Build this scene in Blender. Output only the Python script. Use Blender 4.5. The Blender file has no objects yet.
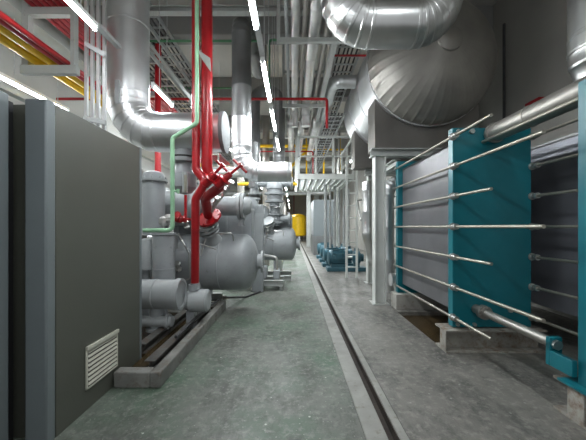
import bpy, bmesh, math, random
from mathutils import Vector, Matrix, Quaternion
random.seed(7)
S = bpy.context.scene
COL = S.collection
PI = math.pi
F, H = 300.0, 1.4                       # focal length in pixels, eye height


def P(x, y, Y):                          # a point seen at (x, y), standing at distance Y
    return Vector(((x - 293) / F * Y, Y, H - (y - 227) / F * Y))


# ------------------------------------------------------------------ materials
def nodes(name):
    m = bpy.data.materials.new(name)
    m.use_nodes = True
    nt = m.node_tree
    return m, nt, nt.nodes['Principled BSDF']


def mat(name, col, metal=0.0, rough=0.5, var=0.15, scale=3.0, bump=0.0, bscale=20.0, dirt=None, dirt_amt=0.0, rvar=0.0):
    m, nt, b = nodes(name)
    N, L = nt.nodes, nt.links
    tc = N.new('ShaderNodeTexCoord')
    nz = N.new('ShaderNodeTexNoise'); nz.inputs['Scale'].default_value = scale
    nz.inputs['Detail'].default_value = 6
    L.new(tc.outputs['Object'], nz.inputs['Vector'])
    r = N.new('ShaderNodeValToRGB')
    r.color_ramp.elements[0].position = .3; r.color_ramp.elements[1].position = .7
    r.color_ramp.elements[0].color = tuple(c * (1 - var) for c in col) + (1,)
    r.color_ramp.elements[1].color = tuple(min(1, c * (1 + var)) for c in col) + (1,)
    L.new(nz.outputs['Fac'], r.inputs['Fac'])
    out = r.outputs['Color']
    if dirt:
        n2 = N.new('ShaderNodeTexNoise'); n2.inputs['Scale'].default_value = scale * 2.7
        n2.inputs['Detail'].default_value = 10; n2.inputs['Roughness'].default_value = .7
        L.new(tc.outputs['Object'], n2.inputs['Vector'])
        r2 = N.new('ShaderNodeValToRGB')
        r2.color_ramp.elements[0].position = .62 - dirt_amt * .3; r2.color_ramp.elements[1].position = .72
        L.new(n2.outputs['Fac'], r2.inputs['Fac'])
        mx = N.new('ShaderNodeMixRGB'); mx.inputs['Color2'].default_value = tuple(dirt) + (1,)
        L.new(r2.outputs['Color'], mx.inputs['Fac']); L.new(out, mx.inputs['Color1'])
        out = mx.outputs['Color']
    L.new(out, b.inputs['Base Color'])
    b.inputs['Metallic'].default_value = metal
    b.inputs['Roughness'].default_value = rough
    if rvar:
        mr = N.new('ShaderNodeMapRange')
        mr.inputs['To Min'].default_value = rough - rvar; mr.inputs['To Max'].default_value = rough + rvar
        L.new(nz.outputs['Fac'], mr.inputs['Value']); L.new(mr.outputs['Result'], b.inputs['Roughness'])
    if bump:
        n3 = N.new('ShaderNodeTexNoise'); n3.inputs['Scale'].default_value = bscale
        n3.inputs['Detail'].default_value = 4
        L.new(tc.outputs['Object'], n3.inputs['Vector'])
        bp = N.new('ShaderNodeBump'); bp.inputs['Strength'].default_value = bump
        bp.inputs['Distance'].default_value = .02
        L.new(n3.outputs['Fac'], bp.inputs['Height']); L.new(bp.outputs['Normal'], b.inputs['Normal'])
    return m


M = {}
M['clad'] = mat('aluminium_cladding', (.72, .73, .735), .95, .40, .10, 2.5, .20, 4.5, rvar=.08)
M['clad_bend'] = mat('bend_cladding', (.60, .61, .60), 1, .32, .12, 3, .12, 5, rvar=.06)
M['saddle'] = mat('saddle_cladding', (.20, .19, .175), .7, .5, .15, 2, .15, 6)
M['clad_thin'] = mat('slim_cladding', (.68, .68, .67), 1, .34, .12, 4)
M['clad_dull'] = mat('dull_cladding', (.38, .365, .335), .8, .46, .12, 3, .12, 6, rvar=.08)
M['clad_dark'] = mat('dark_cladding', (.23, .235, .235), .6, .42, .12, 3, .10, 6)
M['cap'] = mat('matt_end_cap', (.17, .18, .185), .1, .6, .12, 3, .12, 6)
M['steel'] = mat('bare_steel', (.50, .50, .48), .9, .38, .12, 8, .05, 30)
M['rod'] = mat('zinc_rod', (.40, .38, .32), .75, .38, .12, 8, .05, 60)
M['galv'] = mat('galvanised_steel', (.50, .52, .52), .55, .45, .15, 10, .04, 30)
M['grey'] = mat('grey_machine_paint', (.31, .33, .34), 0, .36, .10, 4, .04, 12, dirt=(.22, .23, .22), dirt_amt=.1)
M['grey_light'] = mat('pale_grey_paint', (.36, .38, .385), 0, .45, .10, 4, .04, 12)
M['frame'] = mat('structural_paint', (.42, .44, .42), 0, .5, .10, 3, .03, 12, dirt=(.25, .25, .23), dirt_amt=.05)
M['cab_side'] = mat('cabinet_side_shaded', (.086, .090, .073), 0, .45, .04, 2, .03, 60)  # darker than the front; the side's shade is in the colour
M['cab_front'] = mat('cabinet_front_lit', (.165, .19, .198), 0, .5, .04, 2, .03, 60)  # lighter tone; light falling on the cabinet front is in the colour
M['recess_shade'] = mat('cabinet_recess_shade', (.012, .012, .013), 0, .6, .04, 2)  # near-black colour stands in for shade in the gap and the vent
M['louvre'] = mat('louvre_plastic', (.55, .54, .46), 0, .45, .03, 2)
M['teal'] = mat('teal_paint', (.004, .145, .18), 0, .34, .07, 2.5, .03, 18, rvar=.05)
M['teal_motor'] = mat('blue_motor_paint', (.032, .10, .13), 0, .42, .12, 6, .03, 18)
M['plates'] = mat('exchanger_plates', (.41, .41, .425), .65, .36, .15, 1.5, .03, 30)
M['plates2'] = mat('exchanger_plates_dark', (.23, .24, .27), .5, .40, .25, 1.2, .03, 30)  # darker tone than the nearer plate pack
M['red'] = mat('red_paint', (.34, .008, .012), 0, .28, .12, 5, .02, 18)
M['red_dark'] = mat('faded_red_paint', (.32, .012, .02), 0, .40, .15, 5)
M['yellow'] = mat('yellow_paint', (.85, .53, .01), 0, .38, .10, 5)
M['green'] = mat('green_pipe_paint', (.30, .54, .34), 0, .40, .10, 5)
M['green_dark'] = mat('dark_green_pipe_paint', (.09, .26, .13), 0, .45, .10, 5)
M['black'] = mat('black_rubber', (.012, .012, .012), 0, .55, .1, 5)
M['cable'] = mat('grey_cable', (.05, .05, .052), 0, .6, .3, 9)
M['frame_light'] = mat('pale_structural_paint', (.58, .60, .57), 0, .5, .08, 3, .03, 12)
M['rusty'] = mat('rust_stained_paint', (.31, .30, .265), 0, .6, .25, 5, .08, 25, dirt=(.15, .07, .03), dirt_amt=.45)
M['rail_dirty'] = mat('oily_rail_paint', (.10, .10, .095), .2, .45, .3, 6, .1, 20, dirt=(.10, .05, .025), dirt_amt=.4)
M['concrete'] = mat('concrete', (.34, .33, .30), 0, .75, .22, 3, .15, 35, dirt=(.17, .14, .11), dirt_amt=.25)
M['kerb'] = mat('kerb_concrete', (.20, .20, .185), 0, .7, .25, 4, .15, 35, dirt=(.12, .085, .06), dirt_amt=.35)
M['concrete_lt'] = mat('concrete_strip', (.25, .25, .23), 0, .62, .18, 5, .12, 35, dirt=(.13, .11, .08), dirt_amt=.2)
M['gutter'] = mat('gutter_dirt', (.030, .022, .016), 0, .7, .4, 6, .2, 40)
M['pit'] = mat('dark_brown_pit', (.05, .034, .016), 0, .25, .4, 4, .1, 20)  # dark brown, fairly glossy
M['wall_r'] = mat('right_wall_render', (.36, .35, .32), 0, .8, .08, 1.2, .08, 30)
M['wall_l'] = mat('left_wall_render', (.42, .42, .40), 0, .8, .08, 1.2, .08, 30)
M['wall_b'] = mat('end_wall_render', (.66, .62, .57), 0, .8, .06, 1.0, .05, 30)
M['ceil'] = mat('ceiling_paint', (.62, .60, .56), 0, .85, .05, 1.0, .05, 30)
M['beam'] = mat('beam_concrete', (.30, .30, .29), 0, .8, .07, 1.0, .05, 30)
M['white'] = mat('white_enamel', (.70, .71, .70), 0, .4, .03, 2)


def mat_emit(name, col, s):
    m, nt, b = nodes(name)
    b.inputs['Base Color'].default_value = (.8, .8, .8, 1)
    b.inputs['Emission Color'].default_value = col + (1,)
    b.inputs['Emission Strength'].default_value = s
    return m


M['tube'] = mat_emit('tube_glow', (.92, .97, 1.0), 85.0)


def mat_floor(name, base, tint, dark, speck, rough, tint_pos):
    m, nt, b = nodes(name)
    N, L = nt.nodes, nt.links
    tc = N.new('ShaderNodeTexCoord')

    def noise(s, d=8, ro=.6, stretch=None):
        n = N.new('ShaderNodeTexNoise'); n.inputs['Scale'].default_value = s
        n.inputs['Detail'].default_value = d; n.inputs['Roughness'].default_value = ro
        if stretch:
            mp = N.new('ShaderNodeMapping'); mp.inputs['Scale'].default_value = stretch
            L.new(tc.outputs['Object'], mp.inputs['Vector']); L.new(mp.outputs['Vector'], n.inputs['Vector'])
        else:
            L.new(tc.outputs['Object'], n.inputs['Vector'])
        return n.outputs['Fac']

    def ramp(fac, a, b_, c0=(0, 0, 0, 1), c1=(1, 1, 1, 1)):
        r = N.new('ShaderNodeValToRGB'); r.color_ramp.elements[0].position = a
        r.color_ramp.elements[1].position = b_
        r.color_ramp.elements[0].color = c0; r.color_ramp.elements[1].color = c1
        L.new(fac, r.inputs['Fac']); return r.outputs['Color']

    def mix(fac, c1, c2):
        x = N.new('ShaderNodeMixRGB'); L.new(fac, x.inputs['Fac'])
        if isinstance(c1, tuple): x.inputs['Color1'].default_value = c1
        else: L.new(c1, x.inputs['Color1'])
        if isinstance(c2, tuple): x.inputs['Color2'].default_value = c2
        else: L.new(c2, x.inputs['Color2'])
        return x.outputs['Color']
    c = mix(ramp(noise(.9, 6), tint_pos, tint_pos + .22), base + (1,), tint + (1,))
    c = mix(ramp(noise(2.2, 10, .75, (1, .45, 1)),   .47, .62), c, dark + (1,))
    c = mix(ramp(noise(14, 8, .75), .50, .66), c, tuple(x * 1.5 for x in base) + (1,))
    c = mix(ramp(noise(5.5, 12, .8), .55, .70), c, tuple(x * .7 for x in dark) + (1,))
    v = N.new('ShaderNodeTexVoronoi'); v.inputs['Scale'].default_value = 7
    L.new(tc.outputs['Object'], v.inputs['Vector'])
    c = mix(ramp(v.outputs['Distance'], .045, .07, (1, 1, 1, 1), (0, 0, 0, 1)), c, speck + (1,))
    v2 = N.new('ShaderNodeTexVoronoi'); v2.inputs['Scale'].default_value = 23
    L.new(tc.outputs['Object'], v2.inputs['Vector'])
    c = mix(ramp(v2.outputs['Distance'], .07, .11, (.6, .6, .6, 1), (0, 0, 0, 1)), c, speck + (1,))
    L.new(c, b.inputs['Base Color'])
    rr = ramp(noise(1.6, 6), .3, .7, (rough - .12,) * 3 + (1,), (rough + .18,) * 3 + (1,))
    L.new(rr, b.inputs['Roughness'])
    bp = N.new('ShaderNodeBump'); bp.inputs['Strength'].default_value = .12; bp.inputs['Distance'].default_value = .01
    L.new(noise(40, 6), bp.inputs['Height']); L.new(bp.outputs['Normal'], b.inputs['Normal'])
    return m


M['epoxy'] = mat_floor('worn_green_epoxy', (.140, .150, .130), (.055, .115, .068), (.058, .062, .052), (.42, .46, .40), .50, .44)
M['slab'] = mat_floor('worn_grey_slab', (.170, .165, .148), (.115, .112, .10), (.06, .06, .055), (.30, .30, .28), .50, .50)


# ------------------------------------------------------------------ mesh builder
class MB:
    def __init__(s): s.bm = bmesh.new()

    def box(s, a, b):
        x0, x1 = sorted((a[0], b[0])); y0, y1 = sorted((a[1], b[1])); z0, z1 = sorted((a[2], b[2]))
        v = [s.bm.verts.new(c) for c in ((x0, y0, z0), (x1, y0, z0), (x1, y1, z0), (x0, y1, z0),
                                          (x0, y0, z1), (x1, y0, z1), (x1, y1, z1), (x0, y1, z1))]
        for f in ((0, 3, 2, 1), (4, 5, 6, 7), (0, 1, 5, 4), (1, 2, 6, 5), (2, 3, 7, 6), (3, 0, 4, 7)):
            s.bm.faces.new([v[i] for i in f])
        return s

    def bar(s, p0, p1, w, h, up=(0, 0, 1)):
        p0, p1 = Vector(p0), Vector(p1); d = (p1 - p0).normalized()
        u = Vector(up)
        if abs(d.dot(u)) > .98: u = Vector((0, 1, 0))
        a = d.cross(u).normalized() * w / 2; c = a.cross(d).normalized() * h / 2
        q = [[s.bm.verts.new(p + i * a + j * c) for i, j in ((-1, -1), (1, -1), (1, 1), (-1, 1))] for p in (p0, p1)]
        s.bm.faces.new(q[0][::-1]); s.bm.faces.new(q[1])
        for i in range(4):
            s.bm.faces.new((q[0][i], q[0][(i + 1) % 4], q[1][(i + 1) % 4], q[1][i]))
        return s

    def prism(s, pts, axis, t0, t1):
        def mk(p, t):
            return {'x': (t, p[0], p[1]), 'y': (p[0], t, p[1]), 'z': (p[0], p[1], t)}[axis]
        A = [s.bm.verts.new(mk(p, t0)) for p in pts]; B = [s.bm.verts.new(mk(p, t1)) for p in pts]
        s.bm.faces.new(A); s.bm.faces.new(B[::-1]); n = len(pts)
        for i in range(n): s.bm.faces.new((A[i], B[i], B[(i + 1) % n], A[(i + 1) % n]))
        return s

    def lathe(s, o, axis, prof, seg=20, seam=0, seam_h=.02):
        """prof: (t along axis, radius)"""
        o = Vector(o); d = Vector(axis).normalized()
        u = Vector((0, 0, 1)) if abs(d.z) < .9 else Vector((1, 0, 0))
        a = d.cross(u).normalized(); c = a.cross(d)
        rings = []
        for t, r in prof:
            if r < 1e-5: rings.append([s.bm.verts.new(o + d * t)]); continue
            ring = []
            for i in range(seg):
                k = 1 + (seam_h if seam and i % seam == 0 else 0)
                th = 2 * PI * i / seg
                ring.append(s.bm.verts.new(o + d * t + (a * math.cos(th) + c * math.sin(th)) * r * k))
            rings.append(ring)
        for A, B in zip(rings, rings[1:]):
            if len(A) == 1 and len(B) == 1: continue
            for i in range(seg):
                j = (i + 1) % seg
                if len(A) == 1: s.bm.faces.new((A[0], B[j], B[i]))
                elif len(B) == 1: s.bm.faces.new((A[i], A[j], B[0]))
                else: s.bm.faces.new((A[i], A[j], B[j], B[i]))
        if len(rings[0]) > 1: s.bm.faces.new(rings[0][::-1])
        if len(rings[-1]) > 1: s.bm.faces.new(rings[-1])
        return s

    def cyl(s, p0, p1, r, seg=16, r1=None):
        p0, p1 = Vector(p0), Vector(p1)
        return s.lathe(p0, p1 - p0, [(0, r), ((p1 - p0).length, r if r1 is None else r1)], seg)

    def sweep(s, pts, r, seg=16, bead=None):
        """pts: list of Vector; bead: set of indices with raised ring"""
        n = len(pts); tang = []
        for i in range(n):
            a = pts[max(0, i - 1)]; b = pts[min(n - 1, i + 1)]
            if 0 < i < n - 1:
                t = (pts[i] - a).normalized() + (b - pts[i]).normalized()
            else: t = b - a
            tang.append(t.normalized())
        t = tang[0]; u = Vector((0, 0, 1)) if abs(t.z) < .9 else Vector((1, 0, 0))
        nrm = (u - t * u.dot(t)).normalized(); rings = []
        for i in range(n):
            if i:
                q = tang[i - 1].rotation_difference(tang[i]); nrm = q @ nrm
                nrm = (nrm - tang[i] * nrm.dot(tang[i])).normalized()
            bn = tang[i].cross(nrm)
            k = 1.0
            if 0 < i < n - 1:
                d1 = (pts[i] - pts[i - 1]).normalized()
                k = 1.0
            offs = [(0, 1.0)]
            if bead and i in bead: offs = [(-.018, 1.0), (-.012, 1.018), (.012, 1.018), (.018, 1.0)]
            for o_, kk in offs:
                rings.append([s.bm.verts.new(pts[i] + tang[i] * o_ + (nrm * math.cos(2 * PI * j / seg) + bn * math.sin(2 * PI * j / seg)) * r * kk * k) for j in range(seg)])
        for A, B in zip(rings, rings[1:]):
            for i in range(seg):
                j = (i + 1) % seg; s.bm.faces.new((A[i], A[j], B[j], B[i]))
        s.bm.faces.new(rings[0][::-1]); s.bm.faces.new(rings[-1])
        return s

    def pipe(s, pts, r, bend=None, seg=16, nb=6, beads=False, pitch=0):
        pts = [Vector(p) for p in pts]
        bend = bend if bend is not None else r * 2.2
        out = [pts[0]]; bd = set()

        def straight(to):
            if beads and pitch:
                a = out[-1]; L = (to - a).length; k = int(L / pitch)
                for q in range(1, k + 1):
                    if q * pitch < L - .06:
                        out.append(a + (to - a) * (q * pitch / L)); bd.add(len(out) - 1)
            out.append(to)
        for i in range(1, len(pts) - 1):
            a, p, b = pts[i - 1], pts[i], pts[i + 1]
            d1 = (a - p).normalized(); d2 = (b - p).normalized()
            ang = d1.angle(d2)
            if ang > PI - .03: straight(p); continue
            tl = min(bend / math.tan(ang / 2), (a - p).length * .49, (b - p).length * .49)
            R = tl * math.tan(ang / 2)
            c = p + (d1 + d2).normalized() * (R / math.sin(ang / 2))
            p0 = p + d1 * tl; p1 = p + d2 * tl
            straight(p0)
            if beads: bd.add(len(out) - 1)
            v0 = p0 - c; v1 = p1 - c; ax = v0.cross(v1).normalized(); tot = v0.angle(v1)
            for k in range(1, nb + 1):
                out.append(c + Quaternion(ax, tot * k / nb) @ v0)
                if beads: bd.add(len(out) - 1)
        straight(pts[-1])
        res = [out[0]]; b2 = set()
        for i in range(1, len(out)):
            if (out[i] - res[-1]).length < 1e-4: continue
            res.append(out[i])
            if i in bd: b2.add(len(res) - 1)
        return s.sweep(res, r, seg, b2)

    def flange(s, p, axis, r, t=.03, bolts=8, rb=.012):
        p, d = Vector(p), Vector(axis).normalized()
        s.cyl(p - d * t / 2, p + d * t / 2, r, 20)
        u = Vector((0, 0, 1)) if abs(d.z) < .9 else Vector((1, 0, 0))
        a = d.cross(u).normalized(); c = a.cross(d)
        for i in range(bolts):
            th = 2 * PI * (i + .5) / bolts
            q = p + (a * math.cos(th) + c * math.sin(th)) * (r - rb * 1.7)
            s.cyl(q - d * (t / 2 + rb), q + d * (t / 2 + rb), rb, 6)
        return s

    def obj(s, name, m, parent=None, bevel=0, label=None, sharp=32):
        me = bpy.data.meshes.new(name)
        bmesh.ops.recalc_face_normals(s.bm, faces=s.bm.faces)
        s.bm.to_mesh(me); s.bm.free()
        for p in me.polygons: p.use_smooth = True
        me.set_sharp_from_angle(angle=math.radians(sharp))
        me.materials.append(M[m])
        o = bpy.data.objects.new(name, me); COL.objects.link(o)
        if parent is not None:
            o.parent = parent
            o.matrix_parent_inverse = parent_matrix(parent).inverted()
        if bevel:
            b = o.modifiers.new('bevel', 'BEVEL'); b.width = bevel; b.segments = 2; b.limit_method = 'ANGLE'
        if label: o['label'] = label
        return o


def parent_matrix(p):
    m = Matrix.Translation(p.location)
    if p.parent: m = parent_matrix(p.parent) @ p.matrix_parent_inverse @ m if p.location.length else parent_matrix(p.parent) @ p.matrix_parent_inverse
    return m


def tag(o, label, cat, group=None, kind=None):
    o['label'] = label; o['category'] = cat
    if group: o['group'] = group
    if kind: o['kind'] = kind
    return o


def thing(name, label, cat, loc=(0, 0, 0), group=None):
    o = bpy.data.objects.new(name, None); COL.objects.link(o); o.location = loc
    o.empty_display_size = .1
    return tag(o, label, cat, group)


def struct(o): o['kind'] = 'structure'; return o


def copy_tree(o, parent=None):
    c = o.copy(); COL.objects.link(c)
    if parent: c.parent = parent
    for ch in [x for x in bpy.data.objects if x.parent == o]: copy_tree(ch, c)
    return c


def dup(root, delta, label, group=None):
    c = copy_tree(root); c.location = Vector(root.location) + Vector(delta); c['label'] = label
    if group: c['group'] = group
    return c


def pipe_run(label, pts, r, m, cat='pipe', name='pipe', group=None, seg=16, bend=None, beads=False, pitch=0, nb=6):
    if m == 'clad' and r < .12: m = 'clad_thin'
    o = MB().pipe(pts, r, bend, seg, nb, beads, pitch).obj(name, m)
    return tag(o, label, cat, group)


# ------------------------------------------------------------------ setting
XR, XL, YB, ZC = 4.25, -5.2, 40.0, 6.1
struct(MB().box((XL, -2, -.25), (.48, YB, 0)).obj('floor', 'epoxy'))
fl = MB().box((.77, -2, -.25), (1.72, YB, 0)).box((1.72, -2, -.25), (XR, 3.18, 0)).box((1.72, 5.35, -.25), (XR, YB, 0))
fl.box((2.72, 3.18, -.25), (XR, 5.35, 0)).box((1.72, 3.18, -.25), (2.72, 3.62, 0)).box((1.72, 4.95, -.25), (2.72, 5.35, 0))
struct(fl.obj('floor', 'slab'))
struct(MB().box((1.72, 3.62, -.25), (2.72, 4.95, -.06)).obj('floor', 'pit'))
struct(MB().box((.484, -2, -.25), (.63, YB, .004)).box((.705, -2, -.25), (.767, YB, .006)).obj('trim_1', 'concrete_lt', bevel=.006))
struct(MB().box((.631, -2, -.25), (.704, YB, -.07)).box((.6305, -2, -.07), (.637, YB, -.003)).box((.697, -2, -.07), (.7045, YB, -.003)).obj('trim_2', 'gutter'))
struct(MB().box((.4815, -2, -.25), (.4835, YB, -.004)).box((.7675, -2, -.2), (.7695, YB, -.004)).obj('trim_3', 'gutter'))
struct(MB().box((XR, -2, 0), (XR + .3, YB, ZC)).obj('wall_right', 'wall_r'))
struct(MB().box((XL - .3, -2, 0), (XL, YB, ZC)).obj('wall_left', 'wall_l'))
struct(MB().box((XL, YB, 0), (XR, YB + .3, ZC)).obj('wall_back', 'wall_b'))
struct(MB().box((XL, -2, ZC), (XR, YB, ZC + .3)).obj('ceiling', 'ceil'))
for i, y in enumerate((3.3, 6.35, 9.4, 12.6, 16, 20, 25, 31)):
    struct(MB().box((XL, y, ZC - .62), (XR, y + .38, ZC)).obj('trim_%d' % (4 + i), 'beam', bevel=.02))
for i, y in enumerate((6.9, 9.6, 14, 20)):
    struct(MB().box((XR - .12, y, 0), (XR, y + .18, ZC - .62)).obj('trim_%d' % (12 + i), 'wall_r', bevel=.01))
struct(MB().box((XL, 3.9, ZC - 1.0), (XL + .35, YB, ZC - .62)).obj('trim_16', 'beam'))

# ------------------------------------------------------------------ lamps
LW = 13.0


def lamp(x, z, y0, label, hangers=True, power=1.0, y1=None):
    g = 'fluorescent tube lamps'
    y1 = y1 or y0 + 1.22
    t = thing('fluorescent_lamp', label, 'lamp', (x, (y0 + y1) / 2, z), g)
    MB().prism([(x - .03, z + .02), (x + .03, z + .02), (x + .025, z + .07), (x - .025, z + .07)], 'y', y0 - .03, y1 + .03).obj('housing', 'white', t)
    MB().cyl((x, y0, z), (x, y1, z), .014, 12).obj('tube', 'tube', t)
    for yy in (y0 - .02, y1 + .02): MB().box((x - .02, yy - .012, z - .022), (x + .02, yy + .012, z + .03)).obj('end_cap', 'white', t)
    if hangers:
        for yy in (y0 + .2, y1 - .2): MB().cyl((x, yy, z + .07), (x, yy, ZC), .006, 6).obj('hanger', 'galv', t)
    la = bpy.data.lights.new('tube_light', 'AREA'); la.shape = 'RECTANGLE'; la.size = .022; la.size_y = y1 - y0
    la.energy = LW * power; la.color = (.93, .98, 1.0)
    lo = bpy.data.objects.new('tube_light', la); COL.objects.link(lo)
    lo.location = (0, 0, -.022); lo.parent = t
    return t


ZL = H + 2.0
nm = ['nearest hanging white tube lamp above the aisle, cut by the top edge', 'second white tube lamp along the aisle, in front of the dark arched duct',
      'third white tube lamp along the aisle, beyond the thin red crossing pipe', 'fourth white tube lamp along the aisle, left of the yellow railing']
for k, (y0, y1) in enumerate(((1.78, 3.0), (3.66, 4.75), (5.15, 6.2), (6.8, 7.8))):
    lamp(-.37, ZL, y0, nm[k], hangers=True, y1=y1, power=(.5, 1, 1.3, 1.5)[k])
lamp(-.37, ZL, -.2, 'tube lamp of the aisle row over the photographer', power=.2)
lamp(1.6, ZL + 1.2, .2, 'added unseen fill tube lamp over the right walkway', power=.2)  # extra lamp put in to brighten the metal on the right
for y0 in (8.65, 10.3, 12.2, 15, 18, 22, 26, 30):
    lamp(-.37, ZL, y0, 'distant white tube lamp in the row above the far end of the aisle', power=4.5)
lamp(-2.1, H + 2.1, 1.92, 'white tube lamp at the upper left, beside the red and yellow pipe rack', power=.8, y1=3.17)
lamp(-2.1, H + 2.1, 4.52, 'white tube lamp behind the tall silver pipe at left', y1=5.2, power=1.2)
lamp(-3.92, H + 2.0, 4.02, 'white tube lamp low at left just above the grey cabinets', power=.7, y1=5.2)
for x, y0 in ((-2.1, 7.5), (-2.1, 10), (-2.1, 13.5), (-4.3, 8), (2.3, 10.8), (2.3, 14), (2.3, 19), (-2.1, 19), (-2.1, 26)):
    lamp(x, H + 2.6, y0, 'added unseen white tube lamp brightening the deep machinery pipework', power=4.5)  # extra lamps put in to light the deep part of the room
# lamp trunking along the aisle row
tag(MB().box((-.40, 3.05, ZL + .06), (-.34, 3.62, ZL + .10)).obj('lamp_rail', 'galv'), 'short grey rail joining the two nearest aisle tube lamps', 'rail')
tag(MB().box((-2.13, 3.22, H + 2.15), (-2.07, 3.62, H + 2.19)).obj('lamp_rail', 'galv'), 'short grey rail at the far end of the upper-left tube lamp', 'rail')

# ------------------------------------------------------------------ cabinets at left
t = thing('electrical_cabinet', 'large grey-green steel cabinet standing beside the aisle with a louvred vent low on its side', 'cabinet', (-2.1, 2.5, 0))
MB().box((-2.75, 1.99, .0), (-1.574, 3.08, 2.215)).obj('body', 'cab_side', t, bevel=.006)
MB().box((-1.712, 1.91, .0), (-1.572, 1.989, 2.222)).obj('door_edge', 'cab_front', t, bevel=.012, label='pale blue-grey front edge')
MB().box((-1.60, 3.081, .0), (-1.570, 3.115, 2.222)).obj('corner_post', 'cab_front', t, bevel=.004)
v = MB()
vy0, vy1, vz0, vz1 = 2.27, 2.68, .16, .49
v.box((-1.573, vy0, vz0), (-1.562, vy0 + .02, vz1)).box((-1.573, vy1 - .015, vz0), (-1.562, vy1, vz1))
v.box((-1.573, vy0, vz1 - .03), (-1.550, vy1, vz1)).box((-1.573, vy0, vz0), (-1.562, vy1, vz0 + .014))
vf = v.obj('vent', 'louvre', t, bevel=.003, label='cream louvred vent')
v = MB()
for k in range(8):
    z = vz0 + .028 + k * .035
    v.prism([(-1.5695, z + .016), (-1.559, z), (-1.559, z + .006), (-1.5695, z + .020)], 'y', vy0 + .02, vy1 - .015)
v.obj('louvre', 'louvre', vf)
MB().box((-1.5735, vy0 + .02, vz0 + .014), (-1.5705, vy1 - .015, vz1 - .02)).obj('vent_shade_sheet', 'recess_shade', vf)  # dark sheet painted as the shade between the slats
t = thing('electrical_cabinet', 'grey cabinet at the left edge of the picture, nearest the camera', 'cabinet', (-2.2, 1.4, 0))
MB().box((-2.75, .95, 0), (-1.80, 1.93, 2.20)).obj('body', 'recess_shade', t)  # body coloured near-black as the shade inside the gap
MB().box((-1.799, .93, 0), (-1.765, 1.865, 2.225)).obj('side_panel', 'cab_front', t, bevel=.008)
MB().box((-2.75, .95, 2.201), (-1.80, 1.86, 2.22)).obj('top_panel', 'cab_front', t)

# ------------------------------------------------------------------ plinth of first chiller
t = thing('concrete_plinth', 'low concrete kerbed plinth under the nearest grey chiller', 'plinth', (-1.4, 4, 0))
r = MB().box((-1.245, 2.6, 0), (-1.15, 5.15, .14)).box((-1.56, 2.6, 0), (-1.245, 2.71, .14)).box((-3.7, 5.05, 0), (-1.245, 5.15, .14))
r.obj('rim', 'kerb', t, bevel=.012)
MB().box((-1.56, 2.71, 0), (-1.245, 3.18, .05)).box((-3.7, 3.18, 0), (-1.245, 5.05, .05)).box((-3.7, 5.15, 0), (-1.3, 5.9, .05)).obj('base', 'pit', t, label='dark brown floor inside the kerb')


def ibeam(mb, p0, p1, w, h, t=.014):
    p0, p1 = Vector(p0), Vector(p1)
    mb.bar(p0 + Vector((0, 0, t / 2)), p1 + Vector((0, 0, t / 2)), w, t)
    mb.bar(p0 + Vector((0, 0, h - t / 2)), p1 + Vector((0, 0, h - t / 2)), w, t)
    mb.bar(p0 + Vector((0, 0, h / 2)), p1 + Vector((0, 0, h / 2)), t, h - 2 * t)
    return mb


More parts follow.
